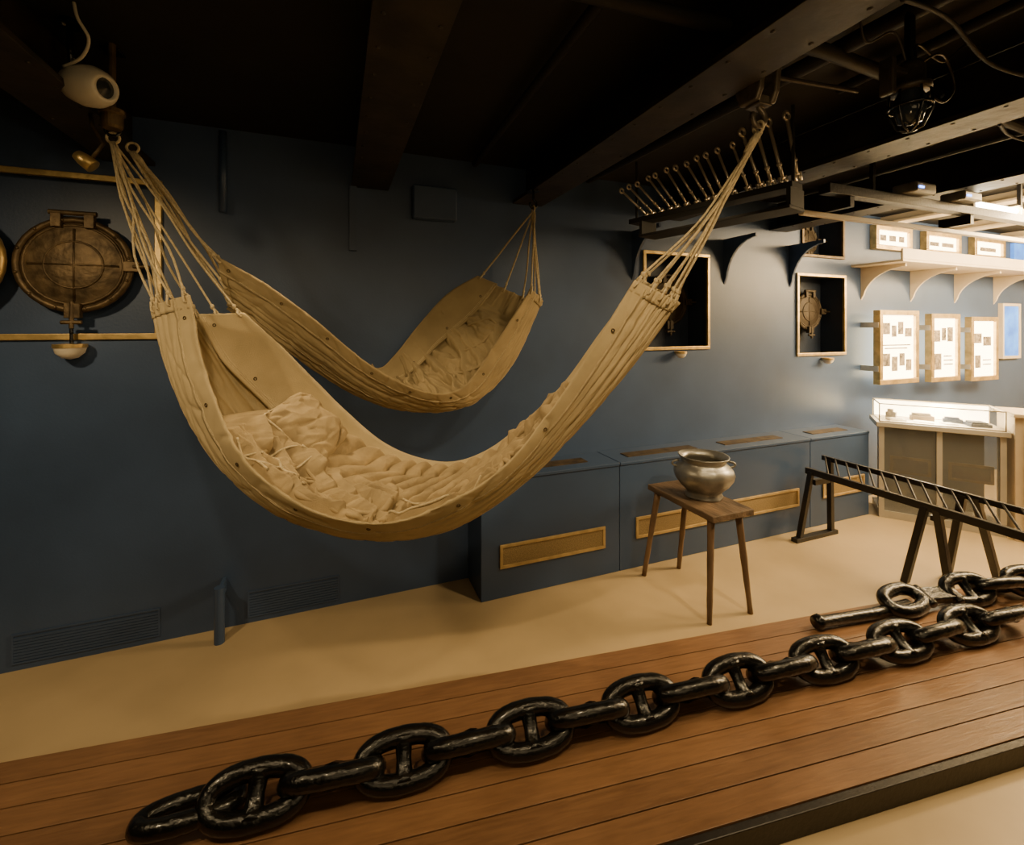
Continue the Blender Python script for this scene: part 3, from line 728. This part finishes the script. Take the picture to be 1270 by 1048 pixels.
heap(H1,'crumpled_blanket','blanket','crumpled tan cloth blanket heaped in the hammock',m_bed,.20,.52,-.22,.82,.40,.58,.32,60,(.016,.036),(.08,.22),.075,3,230,150,nroll=20,rr_=(.008,.014),cords=5,dirang=.3,env=lambda p,q_:.028*math.sin(math.pi*p)*math.sin(math.pi*q_))
heap(H1,'crumpled_blanket','blanket','loose folds of tan blanket spread along the hammock belly',m_bed,.47,.72,-.02,.82,.45,.45,.24,40,(.014,.032),(.07,.20),.060,13,170,110,nroll=14,rr_=(.007,.012),dirang=.5,cords=2)
heap(H1,'crumpled_blanket','blanket','low folded tan blanket roll at the hammock foot',m_bed,.68,.83,-.92,.70,.42,.32,.40,28,(.016,.034),(.10,.26),.055,21,130,120,dirang=.15,nroll=8,env=lambda p,q_:.012*(1-q_)*(1-p))
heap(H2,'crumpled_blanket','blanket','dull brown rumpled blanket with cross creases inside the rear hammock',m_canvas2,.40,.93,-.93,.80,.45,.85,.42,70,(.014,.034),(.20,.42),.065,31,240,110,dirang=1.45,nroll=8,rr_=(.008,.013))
def pillow(c,ax,ay,az,R):
    V=[];F=[];n=70
    def sp(c_,p): return math.copysign(abs(c_)**p,c_)
    for i in range(n+1):
        th=-math.pi/2+math.pi*i/n
        for j in range(2*n):
            ph=math.pi*j/n
            x=ax*sp(math.cos(th),.75)*sp(math.cos(ph),.5);y=ay*sp(math.cos(th),.75)*sp(math.sin(ph),.5);z=az*sp(math.sin(th),1.0)
            q=1+.10*noise.noise(Vector((x*8,y*8,z*8)))
            cr_=.010*rg(x*22,y*15,5)-.030*rg(x*7+y*3,y*8,12,7)-.018*rg(x*12,y*8-x*9,17,7)
            V.append(Vector(c)+R@Vector((x*q,y*q,z*q+(cr_ if th>-.3 else 0)*math.cos(th)**.5)))
    for i in range(n):
        for j in range(2*n):
            k=(j+1)%(2*n);F.append((i*2*n+j,i*2*n+k,(i+1)*2*n+k,(i+1)*2*n+j))
    return V,F
pc=H1.fill(.27,-.35,.35,.055)
tt=(H1.fill(.32,-.35,.35,0)-H1.fill(.22,-.35,.35,0)).normalized()
bb=(H1.fill(.27,-.8,.35,0)-H1.fill(.27,.1,.35,0)).normalized();nn=tt.cross(bb)
if nn.z<0: nn=-nn
bb=nn.cross(tt).normalized()
R=Matrix((tt,bb,nn)).transposed()
meshthing('pillow',pillow(pc,.14,.12,.058,R),m_bed,'plump creased tan cloth pillow leaning in the hammock','pillow',smooth=True)

# hooks and fittings holding hammocks
def hook(c,label,top,sc=1,mat=m_iron):
    x,y,z=c
    T=thing('ceiling_hook',(x,y,z),label,'hook')
    pts=[(x,y,top)]+[(x,y,z+.045*sc)]+[(x+.022*sc*math.sin(t),y,z+.018*sc+.024*sc*math.cos(t)) for t in [math.pi*k/8 for k in range(2,14)]]
    part('hook_bar',tube(pts,.007*sc,8),mat,parent=T,smooth=True)
    part('plate',box(x-.03,x+.03,y-.03,y+.03,top-.008,top),mat,parent=T,bevel=.003)
hook((A1[0],A1[1],A1[2]),'dark iron hook carrying the hammock rope rings',2.65)
hook(E1,'worn iron hook carrying the big hammock',2.365,1.3,m_ironlight)
hook(E2,'small dark iron hook for the rear hammock',2.41)
T=thing('pulley_block',(1.365,1.17,2.365),'long dark worn iron pulley block hanging beside the beam','pulley block')
for x0,x1 in ((1.318,1.340),(1.390,1.412)):
    pr=[(2.366,.034),(2.40,.050),(2.47,.058),(2.54,.052),(2.60,.030)]
    V_=[];
    for x in (x0,x1):
        for z,w_ in pr: V_.append((x,1.17-w_,z))
        for z,w_ in pr[::-1]: V_.append((x,1.17+w_,z))
    F_=[tuple(range(10))[::-1],tuple(range(10,20))]+[(i,(i+1)%10,(i+1)%10+10,i+10) for i in range(10)]
    part('cheek',(V_,F_),m_ironlight,parent=T,bevel=.006)
part('bottom_bar',box(1.340,1.390,1.14,1.20,2.366,2.392),m_ironlight,parent=T,bevel=.004)
part('sheave',lathe([(.0,-.024),(.052,-.024),(.040,0),(.052,.024),(0,.024)],(1.365,1.17,2.475),24,'X'),m_irondark,parent=T,smooth=True)
part('strap',join(tube([(1.328,1.17,2.57),(1.345,1.17,2.62),(1.365,1.17,2.65)],.010,8),tube([(1.402,1.17,2.57),(1.385,1.17,2.62),(1.365,1.17,2.65)],.010,8)),m_ironlight,parent=T,smooth=True)
part('side_rod',tube([(1.412,1.17,2.48),(1.78,1.10,2.46)],.008,8),m_irondark,parent=T)

T=thing('brass_socket',(-.79,2.13,2.34),'aged brass socket fitting above the hammock ropes','fitting')
part('cup',lathe([(0,0),(.028,0),(.034,.01),(.034,.05),(.04,.055),(.04,.07),(0,.07)],(-.775,2.12,2.335),20),m_brassdark,parent=T,smooth=False)
part('stem',tube([(-.775,2.12,2.40),(-.775,2.12,2.65)],.012,10),m_brassdark,parent=T)
T=thing('brass_spotlight',(-.86,2.20,2.22),'small aged brass swivel spotlight near the rope ends','spotlight')
part('barrel',xform(lathe([(0,-.035),(.018,-.033),(.024,-.01),(.026,.03),(.020,.031),(0,.02)],(0,0,0),18),Matrix.Translation((-.865,2.15,2.215))@Matrix.Rotation(math.radians(130),4,'Y')),m_brass,parent=T,smooth=True)
part('arm',tube([(-.85,2.16,2.23),(-.82,2.17,2.29),(-.86,2.19,2.36),(-.87,2.2,2.41)],.007,8),m_brassdark,parent=T,smooth=True)
T=thing('security_camera',(-.765,2.01,2.43),'cream dome security camera with dark lens hanging under the ceiling','security camera')
cx,cy,cz=-.79,2.01,2.435
ax=Vector((.80,-.5,-.18)).normalized();RR=ax.to_track_quat('Z','Y').to_matrix().to_4x4()
TM=Matrix.Translation((cx,cy,cz))@RR
part('housing',xform(lathe([(0,-.10),(.035,-.095),(.055,-.075),(.068,-.03),(.068,.01),(.058,.04),(.046,.058),(.034,.064),(.034,.05),(0,.05)],(0,0,0),32),TM),m_white,parent=T,smooth=True)
part('lens',xform(lathe([(0,.062),(.02,.058),(.034,.05)],(0,0,0),24),TM),m_glassdark,parent=T,smooth=True,label='dark round glass lens')
part('mount',join(tube([(cx-.05,cy,cz+.04),(cx-.06,cy,cz+.12),(cx-.06,cy,2.65)],[.012,.010,.010],12),lathe([(.03,0),(.03,.02),(0,.02)],(cx-.06,cy,2.63),20)),m_iron,parent=T,smooth=True)
part('cable',tube([cr([Vector(p) for p in ((cx+.0,cy-.12,2.65),(cx+.01,cy-.12,2.60),(cx+.03,cy-.10,2.55),(cx-.0,cy-.07,2.50),(cx-.07,cy-.02,2.48))],t/20) for t in range(21)],.005,8),m_white,parent=T,smooth=True)

# old bulkhead fitting at upper right
T=thing('caged_lamp',(1.69,.89,2.3),'old dark caged bulkhead lamp with looping cable','lamp')
c=(1.69,.89,2.31)
part('socket',lathe([(0,.12),(.03,.12),(.04,.10),(.04,.05),(.055,.045),(.055,.03),(0,.03)],c,20),m_irondark,parent=T,smooth=True)
part('globe',lathe([(0,-.075),(.03,-.068),(.042,-.03),(.040,.01),(.03,.03)],c,20),m_glassdark,parent=T,smooth=True)
part('cage',join(*[tube([(c[0]+.05*math.cos(a),c[1]+.05*math.sin(a),c[2]+.03),(c[0]+.055*math.cos(a),c[1]+.055*math.sin(a),c[2]-.03),(c[0]+.03*math.cos(a),c[1]+.03*math.sin(a),c[2]-.085),(c[0],c[1],c[2]-.095)],.004,6) for a in [k*math.pi/3 for k in range(6)]],ring((c[0],c[1],c[2]-.02),.055,.004,'Z',20,6)),m_iron,parent=T,smooth=True)
part('clamp_arm',join(box(c[0]-.11,c[0]+.02,c[1]-.015,c[1]+.015,c[2]+.07,c[2]+.09),box(c[0]-.12,c[0]-.10,c[1]-.02,c[1]+.02,c[2]-.0,c[2]+.11)),m_irondark,parent=T,bevel=.004)
part('stem',tube([(c[0],c[1],c[2]+.11),(c[0],c[1],2.65)],.014,10),m_iron,parent=T)
for pp in (((.02,0,.11),(.1,-.02,.16),(.2,0,.17),(.24,0,.09),(.18,0,.03),(.1,0,.04)),((-.02,0,.12),(-.08,.0,.2),(-.16,.03,.17),(-.2,.02,.26),(-.14,0,.335)),((.03,0,.13),(.14,.05,.24),(.30,.06,.22),(.42,.05,.30),(.6,.06,.33))):
    part('cable',tube([cr([Vector(c)+Vector(p) for p in pp],t/30) for t in range(31)],.004,6),m_irondark,parent=T,smooth=True)

# ------------------------------------------------------------------ lights
def spot(loc,tgt,e,col,size=.06,ang=110,blend=.6):
    l=bpy.data.lights.new('spot','SPOT');l.energy=e;l.color=col;l.shadow_soft_size=size;l.spot_size=math.radians(ang);l.spot_blend=blend
    o=bpy.data.objects.new('spot_light',l);COL.objects.link(o);o.location=loc
    o.rotation_euler=(Vector(tgt)-Vector(loc)).to_track_quat('-Z','Y').to_euler()
def area(loc,tgt,e,col,sx,sy):
    l=bpy.data.lights.new('area','AREA');l.energy=e;l.color=col;l.shape='RECTANGLE';l.size=sx;l.size_y=sy
    o=bpy.data.objects.new('area_light',l);COL.objects.link(o);o.location=loc
    o.rotation_euler=(Vector(tgt)-Vector(loc)).to_track_quat('-Z','Y').to_euler()
W=(1,.735,.395)
spot((-.45,.75,2.40),(-.2,1.9,.3),40,W,.05,116,1)
spot((.80,.55,2.40),(.8,1.7,.0),52,W,.05,116,1)
spot((2.1,.7,2.40),(2.3,1.8,.0),82,W,.05,112,1)
spot((3.3,1.0,2.42),(3.4,1.8,.0),68,W,.05,115,1)
spot((-1.5,1.2,2.40),(-1.2,2.6,.4),84,W,.06,112,1)
spot((1.6,1.5,2.42),(1.7,2.8,1.0),32,W,.05,90,1)
spot((-.40,2.10,2.42),(.45,1.75,.9),56,W,.012,80,.8)  # added grazing spot without a fixture, brings out the bedding folds
spot((.2,.7,1.9),(-.85,2.3,2.0),7,W,.04,60,1)  # added narrow spot without a fixture, brightens the left hook and porthole
spot((1.1,.45,1.9),(1.75,1.7,2.35),7,W,.04,70,1)  # added unseen uplight, brightens the pulley block and tools
area((.5,-1.2,2.3),(.6,1.5,.4),12,W,2.5,1.0)  # soft fill added behind the camera
G=(1,.70,.35)
area((5.6,1.5,2.3),(5.6,2.6,1.2),240,G,3.0,.4)
area((7.2,.8,2.5),(7.0,2.2,1.0),240,G,2.0,1.0)
area((5.2,1.1,2.5),(4.8,1.8,.4),90,G,1.5,.6)
area((5.5,1.9,1.9),(5.5,2.0,2.6),30,G,2.5,.5)
cc=MC@Vector((LB/2,.17,.94));area(tuple(cc),(cc.x,cc.y,.8),12,(1,.86,.58),.4,.15)
w=bpy.data.worlds.new('World');bpy.context.scene.world=w;w.use_nodes=True
w.node_tree.nodes['Background'].inputs[0].default_value=(1,.8,.6,1);w.node_tree.nodes['Background'].inputs[1].default_value=.01

# ------------------------------------------------------------------ camera
cam=bpy.data.cameras.new('camera');co=bpy.data.objects.new('camera',cam);COL.objects.link(co)
co.location=(0,0,1.6);co.rotation_euler=(math.pi/2,0,-math.atan2(.3608,.9326))
cam.sensor_width=36;cam.sensor_fit='HORIZONTAL';cam.lens=566/1270*36;cam.shift_y=-(524-405)/1270;cam.clip_start=.05
bpy.context.scene.camera=co
